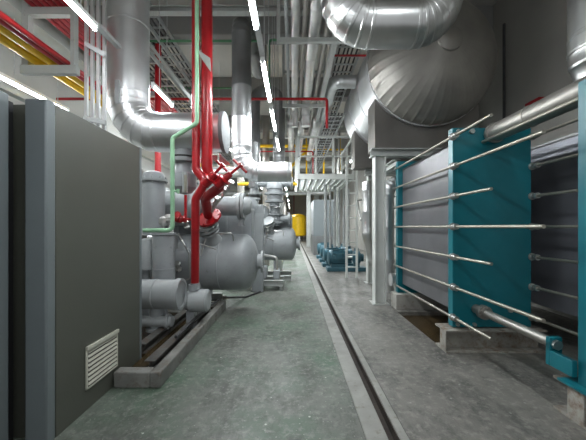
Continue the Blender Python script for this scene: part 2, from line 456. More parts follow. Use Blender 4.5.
# ------------------------------------------------------------------ chillers
def chiller(label, ox, oy, first, zc=.80, R=.48):
    """ox, oy : vessel end X and axis Y"""
    t = thing('chiller', label, 'chiller', (ox - 1.0, oy, 0), 'grey chillers left of the aisle')
    b0 = .05 if first else 0
    mb = MB()
    prof = [(0, 0)] + [((.24 if first else .15) * (1 - math.cos(a)), R * math.sin(a)) for a in [PI / 2 * k / 7 for k in range(1, 8)]]
    prof += [(.6, R), (.605, R + .008), (.62, R + .008), (.625, R), (2.4, R)]
    mb.lathe((ox, oy, zc), (-1, 0, 0), prof, 40)
    mb.obj('vessel', 'grey', t)
    m = MB().cyl((ox - .03, oy, zc), (ox + .06, oy, zc), .13, 20)
    m.flange((ox + .07, oy, zc), (1, 0, 0), .19, .035, 12).obj('end_flange', 'grey_light', t)
    # saddles and skid rails
    sk = -.72 if first else -.15
    for dx in ((-.95 if first else -.55), -1.9):
        MB().box((ox + dx - .06, oy - .36, b0 + .12), (ox + dx + .06, oy + .36, .50)).obj('saddle', 'grey', t)
    for sy in (-.40, .40):
        ibeam(MB(), (ox - 2.4, oy + sy, b0), (ox + sk, oy + sy, b0), .12, .12).obj('skid_rail', 'frame', t)
    # condenser/heater barrel above
    zb = 1.74; yb = oy - .30
    if first: MB().cyl((ox - 1.8, yb, zb), (ox - .30, yb, zb), .155, 24).obj('upper_barrel', 'grey', t)
    m = MB().flange((ox - .27, yb, zb), (1, 0, 0), .215, .045, 10)
    m.flange((ox - .21, yb, zb), (1, 0, 0), .215, .045, 10)
    m.lathe((ox - .19, yb, zb), (1, 0, 0), [(0, .15), (.06, .14), (.11, .10), (.13, 0)], 20)
    if first: m.obj('barrel_flange', 'grey_light', t)
    if first: MB().cyl((ox - .24, yb, zb - .32), (ox - .24, yb, zb - .2), .05, 12).obj('drain_nozzle', 'grey', t)
    # back casing
    MB().box((ox - 1.5, oy + .05, 1.20), (ox - .12, oy + .42, 1.74)).obj('casing', 'grey', t, bevel=.02)
    for k in range(5): MB().box((ox - .30 - .28 * k, oy + .04, 1.22), (ox - .27 - .28 * k, oy + .05, 1.72)).obj('casing_rib', 'grey_light', t)
    # compressor body
    cx, cy = ox - 1.15, oy - .15
    m = MB().lathe((cx - .55, cy, 1.72), (1, 0, 0), [(0, 0), (.0, .24), (.1, .30), (.12, .34), (.18, .34), (.19, .30), (.55, .31), (.56, .35), (.62, .35), (.64, .30), (.85, .26), (.95, .16), (.96, 0)], 28)
    m.obj('compressor', 'grey', t)
    m = MB().cyl((cx, cy, 1.98), (cx, cy, 2.14), .11, 20)
    m.flange((cx, cy, 2.16), (0, 0, 1), .17, .04, 10)
    m.flange((cx, cy, 2.30), (0, 0, 1), .17, .04, 10).cyl((cx, cy, 2.18), (cx, cy, 2.46), .12, 20)
    m.obj('suction_neck', 'grey_light', t)
    MB().cyl((cx, cy, 2.205), (cx, cy, 2.26), .165, 20).obj('gasket', 'black', t, label='black ring')
    # stack onto the vessel
    sx = ox - .56; sy = oy - .28
    p0 = Vector((ox - .70, oy - .26, zc + R - .12)); ax_ = Vector((-.25, -.75, 1)).normalized()
    MB().lathe(p0, ax_, [(0, .14), (.10, .12), (.19, .075), (.30, .072)], 18).obj('vessel_neck', 'grey_light', t)
    for k, rr in enumerate((.16, .18, .19)): MB().flange(p0 + ax_ * (.22 + .075 * k), ax_, rr, .03, 10).obj('neck_flange', 'grey_light', t)
    # side valves + small tubing
    tb = []
    tb.append([(ox - .35, oy - .40, 1.18), (ox - .35, oy - .46, 1.30), (ox - .75, oy - .46, 1.30), (ox - .85, oy - .50, .95)])
    tb.append([(ox - 1.2, oy - .50, 1.3), (ox - 1.0, oy - .58, 1.0), (ox - 1.0, oy - .55, .6), (ox - 1.3, oy - .55, .45)])
    tb.append([(ox - 1.5, oy - .55, 1.7), (ox - 1.2, oy - .6, 1.25), (ox - 1.35, oy - .6, .9), (ox - 1.25, oy - .55, .5)])
    tb.append([(ox - .9, oy - .5, 1.55), (ox - .85, oy - .6, 1.15), (ox - .6, oy - .5, 1.05)])
    for q in tb: MB().pipe(q, .012, .05, 8).obj('small_tubing', 'steel', t)
    for (vx, vz) in ((-.75, 1.30), (-1.05, 1.38), (-1.32, 1.45), (-1.18, .72)):
        MB().lathe((ox + vx, oy - .52, vz), (0, -.6, .8), [(0, .04), (.04, .05), (.06, .03), (.12, .03), (.13, .055), (.15, .055)], 10).obj('small_valve', 'steel', t)
    m = MB().box((ox - 1.45, oy - .62, 1.06), (ox - 1.20, oy - .50, 1.28)); m.obj('junction_box', 'grey_light', t, bevel=.01)
    # oil separator, vertical
    ax, ay = ox - 1.48, oy - .72
    m = MB().lathe((ax, ay, 1.28), (0, 0, 1), [(0, .0), (0, .16), (.86, .16), (.92, .14), (.95, .08), (.96, 0)], 24)
    m.obj('oil_separator', 'grey', t)
    m = MB()
    for k in range(10):
        a = 2 * PI * k / 10
        m.cyl((ax + .18 * math.cos(a), ay + .18 * math.sin(a), 2.05), (ax + .18 * math.cos(a), ay + .18 * math.sin(a), 2.14), .012, 6)
    m.cyl((ax, ay, 2.075), (ax, ay, 2.11), .20, 24)
    m.obj('separator_flange', 'grey_light', t)
    return t


CH1 = (-.60, 5.2)
chiller('nearest large grey chiller with red pipes rising in front, behind the grey cabinet', CH1[0], CH1[1], True)

# front equipment of chiller one: drums and filters
t = thing('receiver_drum', 'small grey horizontal drum on a stub leg, low beside the cabinet', 'drum', (-1.8, 3.8, .05))
m = MB().lathe((-1.42, 3.8, .55), (-1, 0, 0), [(0, 0), (0, .155), (-.015, .165), (-.015, .195), (.05, .20), (.055, .183), (.3, .183), (.305, .19), (.33, .19), (.335, .183), (.95, .183)], 28)
m.obj('shell', 'grey_light', t)
m = MB().cyl((-1.72, 3.8, .10), (-1.72, 3.8, .42), .09, 18).cyl((-1.72, 3.8, .10), (-1.72, 3.8, .14), .13, 18); m.obj('leg', 'grey', t)
m = MB().lathe((-1.50, 3.75, .22), (-1, 0, 0), [(0, 0), (0, .055), (.01, .07), (.45, .07)], 18)
m.flange((-1.56, 3.75, .22), (1, 0, 0), .095, .03, 8, .009); m.obj('lower_pipe', 'grey_light', t)
t = thing('oil_filter', 'upright grey cylindrical oil filter with a silver valve on top', 'filter', (-1.83, 4.25, .7))
MB().lathe((-1.83, 4.25, .66), (0, 0, 1), [(0, 0), (0, .15), (.14, .15), (.142, .158), (.16, .158), (.162, .15), (.62, .15), (.63, .165), (.66, .165), (.66, 0)], 28).obj('shell', 'grey', t)
m = MB().cyl((-1.83, 4.25, 1.32), (-1.83, 4.25, 1.42), .022, 10)
m.lathe((-1.83, 4.25, 1.42), (0, 0, 1), [(0, 0), (0, .05), (.03, .07), (.1, .065), (.13, .03), (.13, 0)], 14)
m.cyl((-1.83, 4.25, 1.48), (-1.70, 4.2, 1.49), .03, 10); m.obj('valve', 'steel', t)
m = MB().cyl((-1.83, 4.25, .05), (-1.83, 4.25, .66), .05, 12); m.obj('stand', 'grey', t)
t = thing('oil_filter', 'shorter grey canister half hidden by the cabinet edge', 'filter', (-2.05, 4.15, .6))
MB().lathe((-2.11, 4.28, .80), (0, 0, 1), [(0, 0), (0, .13), (.34, .13), (.42, .09), (.44, 0)], 24).obj('shell', 'grey_light', t)
MB().cyl((-2.11, 4.28, .05), (-2.11, 4.28, .80), .06, 12).obj('stand', 'grey', t)
t = thing('strainer_drum', 'short grey horizontal canister at the foot of the red pipe', 'drum', (-1.35, 4.0, .05))
MB().lathe((-1.12, 4.0, .42), (-1, 0, 0), [(0, 0), (0, .12), (.02, .15), (.24, .15), (.26, .12), (.29, .12)], 24).obj('shell', 'grey_light', t)
m = MB().cyl((-1.32, 3.97, .56), (-1.32, 3.97, .64), .065, 16); m.obj('nozzle', 'grey', t)
MB().box((-1.40, 3.93, .05), (-1.30, 4.07, .30)).obj('foot', 'grey', t)
t = thing('steel_column', 'silver round upright post standing beside the cabinet corner', 'post', (-2.3, 4.75, 0))
MB().cyl((-2.42, 4.75, .05), (-2.42, 4.75, 2.3), .10, 18).obj('shaft', 'clad_dull', t)
MB().box((-2.56, 4.61, .05), (-2.28, 4.89, .07)).obj('base_plate', 'grey', t)
for k, (x0, lab) in enumerate(((-1.34, 'rusty steel skid rail running just inside the concrete kerb'), (-1.62, 'dark steel skid rail further inside the kerb, under the small drum'))):
    tag(ibeam(MB(), (x0, 3.2 if k else 2.8, .05), (x0, 4.75, .05), .10, .10, .012).obj('skid_rail', 'rail_dirty'), lab, 'rail')

pipe_run('thin dark hose trailing over the kerb below the nearest vessel', [(-1.29, 3.3, .19), (-1.30, 4.4, .19), (-1.20, 5.1, .20), (-.95, 5.9, .02), (-.7, 6.4, .02)], .018, 'cable', 'hose', 'hose', seg=8, bend=.3)
# ------------------------------------------------------------------ silver main at left
t = thing('insulated_duct', 'wide silver clad vertical pipe turning sideways into a capped header', 'pipe', (-2.3, 4.2, 2.7))
R1 = .265
MB().pipe([(-2.30, 4.2, 6.095), (-2.30, 4.2, 2.72), (-.98, 4.2, 2.72)], R1, .42, 40, 6, True, .95).obj('cladding', 'clad', t, sharp=12)
MB().lathe((-.985, 4.2, 2.72), (1, 0, 0), [(0, R1), (.0, R1 + .015), (.05, R1 + .015), (.055, R1 - .02), (.045, .06), (.045, 0)], 32).obj('end_cap', 'cap', t)
MB().lathe((-1.53, 4.22, 2.475), (0, 0, -1), [(0, .13), (.05, .13), (.05, .17), (.09, .17), (.10, .15), (.115, .15), (.12, .19), (.17, .19), (.18, .12), (.30, .14), (.34, .17), (.52, .17), (.60, .10), (.62, 0)], 24).obj('branch', 'grey', t, label='grey flanged branch under the header')
MB().cyl((-1.53, 4.22, 2.385), (-1.53, 4.22, 2.36), .172, 24).obj('gasket', 'black', t)
m = MB()
m.box((-2.33, 3.918, 3.02), (-2.27, 3.935, 3.32)); m.obj('label_plate', 'grey_light', t)

# ------------------------------------------------------------------ red pipes with valves
YR = 3.82


def stem_valve(root, p, q, h, m='red'):
    """bonnet from p towards q, T handle at q"""
    p, q = Vector(p), Vector(q); d = (q - p); L = d.length; d.normalize()
    MB().lathe(p, d, [(0, .04), (.01, .065), (L * .28, .062), (L * .32, .085), (L * .36, .085), (L * .40, .05), (L * .62, .038), (L * .64, .018), (L, .018)], 16).obj('bonnet', m, root)
    s = Vector((.72, 0, -.70))
    mb = MB().cyl(q - s * h, q + s * h, .017, 10).cyl(q - d * .01, q + d * .03, .035, 10)
    mb.obj('handle', m, root)


t = thing('red_pipe', 'left one of the two thick red vertical pipes, running down to the low canister', 'pipe', (-1.25, YR, 0))
MB().pipe([P(196, -160, YR), P(196, 170, YR), P(206, 182, YR - .02), P(195.5, 199, YR), P(195, 283, YR + .15)], .052, .12, 18).obj('run', 'red', t)
MB().cyl(P(195, 283, YR + .15), P(195, 289, YR + .15), .06, 16).obj('foot', 'grey', t, label='grey coupling')
stem_valve(t, P(204, 185, YR - .03), P(222, 166, YR - .1), .09)
MB().flange(P(195.4, 230, YR + .04), (0, 0, 1), .058, .012, 0).obj('collar', 'red', t)
t = thing('red_pipe', 'right one of the two thick red vertical pipes, ending in a bolted flange', 'pipe', (-1.1, YR, 0))
MB().pipe([P(207, -160, YR), P(207, 172, YR), P(223, 185, YR + .1), P(205, 198, YR + .4), P(208.3, 215.5, YR + .78)], .068, .15, 18).obj('run', 'red', t)
p = P(209, 217.5, YR + .84)
MB().flange(p, (-.35, -.95, 1), .195, .035, 10, .016).obj('flange', 'red', t)
stem_valve(t, P(216, 186, YR + .02), P(240, 166, YR - .05), .12)
for yy in (60, 104):
    pass
t = thing('pipe_clamp_plate', 'grey angled bracket plate clamping the red and green pipes together high up', 'bracket', P(205, 62, YR - .1))
MB().prism([P(198, 50, YR - .08).xz, P(210, 58, YR - .08).xz, P(211, 72, YR - .08).xz, P(201, 58, YR - .08).xz], 'y', YR - .085, YR - .07).obj('plate', 'frame', t)
MB().box(P(190, 50, YR + .07), P(214, 47, YR + .10)).obj('strut', 'frame', t)
t = thing('red_valve', 'small red valve with a slim red riser between green pipe and red pipe', 'valve', P(181, 219, 4))
MB().pipe([P(185.5, 195, 3.95), P(185.5, 217, 3.95)], .018, .03, 10).obj('riser', 'red', t)
m = MB().lathe(P(173, 219, 3.95), (1, 0, 0), [(0, 0), (0, .05), (.02, .05), (.025, .035), (.06, .05), (.10, .055), (.14, .035), (.145, .05), (.17, .05), (.17, 0)], 14)
m.cyl(P(184, 219, 3.95), P(191, 219.5, 3.95), .018, 10); m.obj('body', 'red', t)
MB().lathe(P(180, 217, 3.95), (0, -1, .3), [(0, .03), (.05, .02), (.08, .02), (.085, .045), (.10, .045)], 12).obj('knob', 'red', t)
# green service pipe
gz = 3.66
m = MB().pipe([P(197, -160, gz), P(197, 123, gz), P(172.5, 138, gz), P(172.5, 230.5, gz), P(143.5, 230.5, gz)], .026, .06, 12)
m.cyl(P(172.5, 191, gz), P(179, 191, gz), .014, 8).cyl(P(178, 189, gz), P(178, 193.5, gz), .02, 8)
tag(m.obj('pipe', 'green'), 'pale green pipe stepping down in front of the red pipes to the cabinet', 'pipe')

t = thing('valve_block', 'grey flanged valve block on top of the second chiller vessel, below the dome valve', 'valve', P(275, 215, 7.75))
q = P(275, 226, 8.15)
MB().lathe(q, (0, 0, 1), [(0, 0), (0, .14), (.06, .14), (.07, .24), (.12, .24), (.13, .16), (.28, .16), (.29, .22), (.33, .22), (.34, .14), (.50, .14), (.50, 0)], 20).obj('neck', 'grey', t)
MB().lathe(q + Vector((-.10, 0, .2)), (1, 0, 0), [(0, 0), (0, .10), (.44, .10), (.45, .17), (.50, .17), (.50, 0)], 18).obj('cross_pipe', 'grey', t)
# gauge cluster around compressor
t = thing('pressure_transmitter', 'small silver valve cluster between the red valve stems and the compressor', 'valve', P(222, 195, 4.3))
m = MB()
for (x, y) in ((214, 204), (222, 195), (228, 188)):
    m.lathe(P(x, y, 4.35), (.5, -.5, .6), [(0, .02), (.03, .035), (.05, .02), (.09, .02), (.10, .04), (.13, .04)], 12)
m.pipe([P(228, 188, 4.35), P(222, 197, 4.35), P(214, 206, 4.35), P(212, 212, 4.4)], .02, .03, 8)
m.obj('body', 'steel', t)
t = thing('sight_glass_column', 'narrow upright grey column with a brass strip under the silver header', 'gauge', P(183, 180, 4.0))
MB().cyl(P(185, 193, 3.98), P(185, 172, 3.98), .035, 12).obj('column', 'grey_light', t)
MB().box(P(184, 192, 3.93), P(187, 175, 3.945)).obj('strip', 'rod', t)

# ------------------------------------------------------------------ second and third chiller
c2 = chiller('second grey chiller along the aisle, partly hidden behind the nearest one', .10, 8.3, False, .94, .45)
chiller('third grey chiller far down the aisle with only its top and end showing', .0, 13.2, False)
chiller('farthest grey chiller just left of the yellow tank', .0, 17.0, False)
t = thing('machine_skid', 'low open grey steel skid frame on the floor in front of the second chiller', 'frame', (-.8, 7, 0))
m = MB()
for y in (6.65, 7.2): ibeam(m, (-1.5, y, .1), (-.22, y, .1), .1, .12)
for x in (-1.45, -.9, -.27): ibeam(m, (x, 6.6, 0), (x, 7.75, 0), .08, .1)
m.obj('frame', 'frame', t)
m = MB().box((-.45, 6.75, .22), (-.30, 7.1, .42)).box((-.95, 6.8, .22), (-.6, 7.15, .50)); m.obj('pump_body', 'grey', t, bevel=.02)
m = MB().pipe([(-.37, 6.9, .42), (-.37, 6.9, .7), (-.8, 7.2, .75), (-.8, 7.4, 1.3)], .03, .08, 10).pipe([(-.7, 6.9, .5), (-.7, 6.9, .8), (-1.2, 6.9, .9)], .03, .08, 10)
m.obj('tubing', 'steel', t)
t = thing('dome_valve', 'round-topped grey valve on stacked flanges above the second chiller', 'valve', P(274, 190, 7.3))
q = P(274.5, 206.5, 8.0)
MB().lathe(q, (0, 0, 1), [(0, 0), (0, .14), (.1, .14), (.11, .25), (.16, .25), (.17, .2), (.30, .2), (.31, .27), (.36, .27), (.37, .2), (.46, .2), (.47, .23), (.56, .22), (.70, .17), (.84, .09), (.9, .04), (.94, .04), (.94, 0)], 26).obj('body', 'grey', t)
MB().lathe(q + Vector((-.5, 0, .62)), (1, 0, 0), [(0, .1), (.02, .16), (.06, .16), (.07, .11), (.92, .11), (.93, .17), (.98, .17), (1.0, .1)], 20).obj('side_ports', 'grey', t)
t = thing('flanged_pump', 'round grey flanged pump end facing the camera behind the nearest vessel', 'pump', P(247, 206, 6.2))
q = P(247.5, 206, 6.1)
m = MB().lathe(q, (0, 1, 0), [(0, 0), (0, .10), (.02, .13), (.03, .19), (.07, .19), (.08, .15), (.3, .15)], 24)
m.flange(q + Vector((0, .06, 0)), (0, 1, 0), .20, .03, 10); m.obj('body', 'grey', t)
MB().cyl(q + Vector((0, .2, -1.51)), q + Vector((0, .2, -.1)), .08, 14).obj('stand', 'grey', t)
t = thing('control_panel', 'tall narrow grey panel standing between the first and second chiller', 'panel', (-.8, 6.5, 0))
MB().box((-.88, 6.45, .0), (-.64, 6.58, 1.88)).obj('box', 'grey', t, bevel=.01)
MB().box((-.86, 6.44, .9), (-.66, 6.45, 1.7)).obj('door', 'grey_light', t, bevel=.004)

# dark and silver ducts in the middle
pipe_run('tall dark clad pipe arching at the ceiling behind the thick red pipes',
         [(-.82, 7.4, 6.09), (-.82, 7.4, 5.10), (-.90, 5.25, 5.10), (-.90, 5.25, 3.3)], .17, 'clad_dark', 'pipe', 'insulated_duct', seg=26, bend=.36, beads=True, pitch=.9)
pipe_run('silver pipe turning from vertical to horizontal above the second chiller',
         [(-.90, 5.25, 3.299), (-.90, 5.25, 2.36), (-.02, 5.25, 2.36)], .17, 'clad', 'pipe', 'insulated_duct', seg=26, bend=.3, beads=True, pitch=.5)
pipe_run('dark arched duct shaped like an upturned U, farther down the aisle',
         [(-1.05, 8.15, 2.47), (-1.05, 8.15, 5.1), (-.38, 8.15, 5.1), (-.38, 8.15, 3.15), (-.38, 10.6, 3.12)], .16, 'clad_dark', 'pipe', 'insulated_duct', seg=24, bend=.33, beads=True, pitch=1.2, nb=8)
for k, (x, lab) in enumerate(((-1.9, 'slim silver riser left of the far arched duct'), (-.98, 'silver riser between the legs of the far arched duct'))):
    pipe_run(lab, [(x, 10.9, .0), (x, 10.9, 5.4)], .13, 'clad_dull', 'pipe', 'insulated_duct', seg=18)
pipe_run('thick silver pipe crossing low behind the second chiller', [(-3.5, 9.9, 3.2), (-.5, 9.9, 3.2), (-.5, 9.9, 0)], .17, 'clad', 'pipe', 'insulated_duct', beads=True, pitch=.8, seg=20)

# ------------------------------------------------------------------ thin coloured pipes across
zz = H + 128 / F * 6.1
pipe_run('thin red pipe crossing the aisle under the ceiling and dropping at its right end',
         [(-4.8, 6.1, zz), ((327 - 293) / F * 6.1, 6.1, zz), ((327 - 293) / F * 6.1, 6.1, zz - .6)], .028, 'red', bend=.05, seg=10)
pipe_run('thin green pipe crossing high under the ceiling beam', [P(100, 41, 5.6), P(262, 41, 5.6), P(262, 41, 5.9)], .022, 'green_dark', bend=.05, seg=8)
pipe_run('thin green pipe with one corner hanging right of the second aisle lamp', [P(269, 92, 5.4), P(269, 40, 5.4), P(292, 40, 5.4)], .022, 'green_dark', bend=.06, seg=8)
pipe_run('thin green pipe crossing behind the red pipes below the beam', [P(158, 88, 7.9), P(232, 88, 7.9)], .024, 'green_dark', seg=8)
pipe_run('dark red vertical pipe behind the tall silver pipe', [P(158, 230, 5.75), P(158, 45, 5.75)], .058, 'red', bend=.1, seg=12)
pipe_run('yellow pipe crossing level with the railing top', [P(247, 146, 10.6), P(309, 146, 10.6)], .055, 'yellow', seg=10)
pipe_run('short yellow pipe crossing just above the dome valve', [P(238, 184, 8.9), P(297, 184, 8.9)], .055, 'yellow', seg=10)
pipe_run('thin red pipe crossing below the yellow pipe and dropping by the railing', [P(240, 151.5, 10.3), P(313, 151.5, 10.3), P(313, 178, 10.3)], .022, 'red', bend=.06, seg=8)

tag(ibeam(MB(), (-2.7, 4.95, H + 3.52), (.5, 4.95, H + 3.52), .12, .10).obj('steel_beam', 'frame'), 'pale steel beam crossing above the aisle near the top edge', 'beam')
# ------------------------------------------------------------------ pipe rack, upper left
labs = ['lower yellow pipe of the upper-left rack, outermost', 'upper yellow pipe of the upper-left rack, next to the red ones',
        'bright red pipe of the upper-left rack beside the yellow pipes', 'second red pipe on the lower level of the upper-left rack']
zr = H + 2.12
for k, (x, r_, m_) in enumerate(((-3.36, .062, 'yellow'), (-3.18, .062, 'yellow'), (-3.05, .042, 'red'), (-2.965, .034, 'red'))):
    pipe_run(labs[k], [(x, .5, zr + r_), (x, 14, zr + r_)], r_, m_, seg=12)
zr2 = H + 2.88
for k, x in enumerate((-3.41, -3.32, -3.23, -3.14, -3.05, -2.96)):
    pipe_run('dull red pipe running in the top level of the upper-left rack', [(x, .8, zr2 + .035), (x, 14, zr2 + .035)], .034, 'red_dark', seg=10, group='dull red pipes of the top rack level')
for k, y in enumerate((2.2, 3.96, 6.4, 9.0, 11.6)):
    t = thing('pipe_trapeze', ['pale steel hanger frame nearest the upper-left corner, holding the rack pipes', 'pale steel hanger frame carrying the red and yellow pipes at upper left',
                               'hanger frame behind the vertical conduits, under the red and yellow pipes', 'fourth hanger frame of the rack, hidden among the far pipes', 'farthest hanger frame of the upper-left rack'][k],
              'hanger', (-3.2, y, zr), 'hanger frames of the upper left pipe rack')
    MB().box((-3.57, y - .04, zr - .11), (-2.84, y + .04, zr - .001)).obj('lower_beam', 'frame', t)
    MB().box((-3.459, y - .04, zr2 - .10), (-2.911, y + .04, zr2 - .001)).obj('upper_beam', 'frame', t)
    for xa, xb in ((-3.55, -3.46), (-2.91, -2.86)): MB().box((xa, y - .04, zr + .001), (xb, y + .04, ZC)).obj('post', 'frame', t)
tag(MB().box((-3.95, .5, zr2 + .05), (-3.72, 14, zr2 + .25)).obj('cable_trunking', 'frame'), 'long pale cable trunking running left of the top rack level', 'trunking')
tag(MB().box((-3.98, .5, H + 1.84), (-3.86, 14, H + 1.9)).obj('rail', 'frame'), 'long pale rail running under the low left tube lamp', 'rail')
# vertical conduits
for k, x in enumerate((86.5, 92.5, 98.5, 104.5)):
    y = 3.5
    p = P(x, 150, y)
    lab = ['leftmost', 'second', 'third', 'rightmost'][k] + ' of the four pale vertical conduits left of the wide silver pipe'
    tag(MB().box((p.x - .016, y - .016, 1.95 + .1 * k), (p.x + .016, y + .016, ZC)).obj('conduit', 'clad'), lab, 'conduit', 'vertical conduits above the cabinet')
t = thing('conduit_bracket', 'pale sloping bracket holding the vertical conduits', 'bracket', P(95, 48, 3.46))
MB().bar(P(86, 44, 3.46), P(105, 55, 3.46), .03, .05).obj('rail', 'galv', t)
MB().bar(P(84, 118, 3.46), P(106, 123, 3.46), .03, .05).obj('rail', 'galv', t)


# ------------------------------------------------------------------ cable ladders
def cable_ladder(label, x, z, y0, y1, w=.4, cables=5, group=None):
    t = thing('cable_ladder', label, 'cable tray', (x, y0, z), group)
    m = MB()
    for s in (-1, 1): m.box((x + s * w / 2 - .012, y0, z), (x + s * w / 2 + .012, y1, z + .09))
    y = y0 + .1
    while y < y1: m.box((x - w / 2, y, z + .005), (x + w / 2, y + .035, z + .025)); y += .3
    m.obj('ladder', 'galv', t)
    for k in range(cables):
        xx = x - w / 2 + .05 + (w - .1) * k / max(1, cables - 1)
        pts = [(xx + random.uniform(-.015, .015), yy, z + .045 + random.uniform(0, .012)) for yy in [y0 + (y1 - y0) * q / 8 for q in range(9)]]
        MB().sweep([Vector(p) for p in pts], .017, 6).obj('cable', 'cable', t)
    return t


cable_ladder('lowest cable ladder behind the wide silver pipe', -2.75, H + 3.0, 5.1, 14, .5)
cable_ladder('middle cable ladder behind the wide silver pipe', -2.75, H + 3.45, 5.1, 14, .5)
cable_ladder('uppermost cable ladder near the ceiling behind the wide silver pipe', -2.75, H + 3.85, 5.1, 14, .5)
cable_ladder('cable ladder overhead right of the aisle pipes, near the big elbow', 1.05, H + 3.3, 4.2, 16, .45)
cable_ladder('cable ladder overhead right of the aisle pipes, below its twin', 1.05, H + 2.75, 7.4, 16, .45)
m = MB()
t = thing('diagonal_brace', 'pale sloping brace behind the wide silver pipe', 'brace', P(170, 70, 5.0))
MB().bar(P(148, 42, 5.0), P(192, 100, 5.0), .05, .05).obj('angle', 'frame', t)

# ------------------------------------------------------------------ overhead pipes right of the aisle
z1 = H + 2.9
pipe_run('silver overhead pipe above the aisle centre, widest of the bundle, dropping beyond the railing', [(.31, 1.5, z1), (.31, 7.3, z1), (.31, 7.3, z1 - .45)], .098, 'clad', beads=True, pitch=1.2, seg=20)
pipe_run('silver overhead pipe left of the widest one, dropping at its end', [(.04, 1.5, z1), (.04, 7.2, z1), (.04, 7.2, z1 - .5)], .072, 'clad', beads=True, pitch=1.2, seg=18)
pipe_run('thin grey overhead pipe at the left side of the aisle bundle', [(-.09, 1.5, z1 - .02), (-.09, 8.5, z1 - .02)], .028, 'grey_light', seg=10)
pipe_run('thin dark overhead pipe between the two silver ones', [(.165, 1.5, z1 - .03), (.165, 8.5, z1 - .03)], .035, 'clad_dull', seg=12)
pipe_run('slim silver overhead pipe right of the widest one', [(.50, 3.0, z1 + .02), (.50, 10, z1 + .02)], .045, 'clad_dull', seg=12)
tag(MB().box((.60, 2.5, z1 - .1), (.68, 12, z1 + .06)).obj('cable_trunking', 'frame'), 'pale flat trunking running right of the overhead pipe bundle', 'trunking')
for k, y in enumerate((4.45, 6.85, 9.2)):
    t = thing('pipe_trapeze', ['hanger frame under the overhead pipe bundle, nearest', 'hanger frame of the overhead bundle by the red crossing pipe', 'hanger frame of the overhead bundle, beyond the railing'][k], 'hanger', (.2, y, z1), 'hanger frames of the aisle pipe bundle')
    MB().box((-.24, y - .03, z1 - .17), (.74, y + .03, z1 - .105)).obj('lower_beam', 'frame', t)
    for x in (-.24, .69): MB().box((x, y - .03, z1 - .105), (x + .05, y + .03, ZC)).obj('post', 'frame', t)
    MB().box((-.24, y - .03, z1 + .6), (.74, y + .03, z1 + .66)).obj('upper_beam', 'frame', t)
for k, (x, y, r_, zt, zb) in enumerate(((-.06, 8.1, .10, 4.75, 4.1), (.22, 8.1, .085, 4.8, 4.05), (.62, 8.1, .10, 4.7, 4.15))):
    lab = ['short fat silver drop pipe at the left end of the railing', 'slim silver drop pipe just behind the railing post', 'silver drop pipe above the middle of the railing'][k]
    pipe_run(lab, [(x, y + .7, zt), (x, y, zt), (x, y, zb), (x, y + 4, zb)], r_, 'clad', seg=18, bend=.16, beads=True, pitch=.6)
pipe_run('silver cross pipe turning back under the cable ladder, left of the big tank', [(1.28, 6.2, H + 3.0), (.82, 6.2, H + 3.0), (.82, 10, H + 3.0)], .13, 'clad', seg=20, beads=True, pitch=.8, bend=.2)
pipe_run('thin red pipe under the right cable ladders', [(.75, 5.6, H + 3.2), (1.6, 5.6, H + 3.2)], .02, 'red', seg=8)

# big U-bend duct
t = thing('insulated_duct', 'large silver U-bend duct with segmented elbows hanging at the top centre-right', 'duct', (1.0, 3.25, 4))
YD = 3.25
MB().pipe([(.50, YD - .05, 6.09), (.54, YD, 3.59), (1.50, YD, 3.59), (2.30, YD, 6.0)], .232, .29, 40, 6, True, .92).obj('cladding', 'clad_bend', t, sharp=12)

# ------------------------------------------------------------------ big tank
t = thing('storage_tank', 'huge silver clad horizontal tank with a radial-seamed domed end, up on steelwork', 'tank', (2.42, 7, 4.3))
TX, TZ, TR, TY = 2.42, 4.30, 1.10, 5.3
prof = [(.0, .0), (.0, .18), (.035, .19)]
hd = .68
for k in range(1, 13):
    a = PI / 2 * k / 12
    rr = TR * math.sin(a)
    if rr > .2: prof.append((.03 + hd * (1 - math.cos(a)), rr))
MB().lathe((TX, TY - hd - .03, TZ), (0, 1, 0), prof, 240, 6, .009).obj('domed_end', 'clad_dull', t)
MB().lathe((TX, TY - hd - .06, TZ), (0, 1, 0), [(0, 0), (.0, .12), (.03, .185), (.07, .19)], 30).obj('hub_cap', 'clad_dull', t)
prof = [(0, TR)]
for k in range(3): prof += [(.02 + k * .85, TR), (.022 + k * .85, TR + .012), (.06 + k * .85, TR + .012), (.062 + k * .85, TR)]
prof += [(2.5, TR), (2.75, TR * .8), (2.88, 0)]
MB().lathe((TX, TY, TZ), (0, 1, 0), prof, 72).obj('shell', 'clad', t)


def saddle(y0, y1):
    pts = [(1.48, 2.83), (3.36, 2.83), (3.36, 3.72)]
    n = 14; a0 = math.atan2(3.72 - TZ, 3.36 - TX); a1 = -PI - a0
    for k in range(1, n): a = a0 + (a1 - a0) * k / n; pts.append((TX + (TR + .005) * math.cos(a), TZ + (TR + .005) * math.sin(a)))
    pts.append((1.48, 3.72))
    return MB().prism(pts, 'y', y0, y1)


saddle(5.42, 5.92).obj('saddle', 'saddle', t)
saddle(7.2, 7.6).obj('saddle', 'saddle', t)

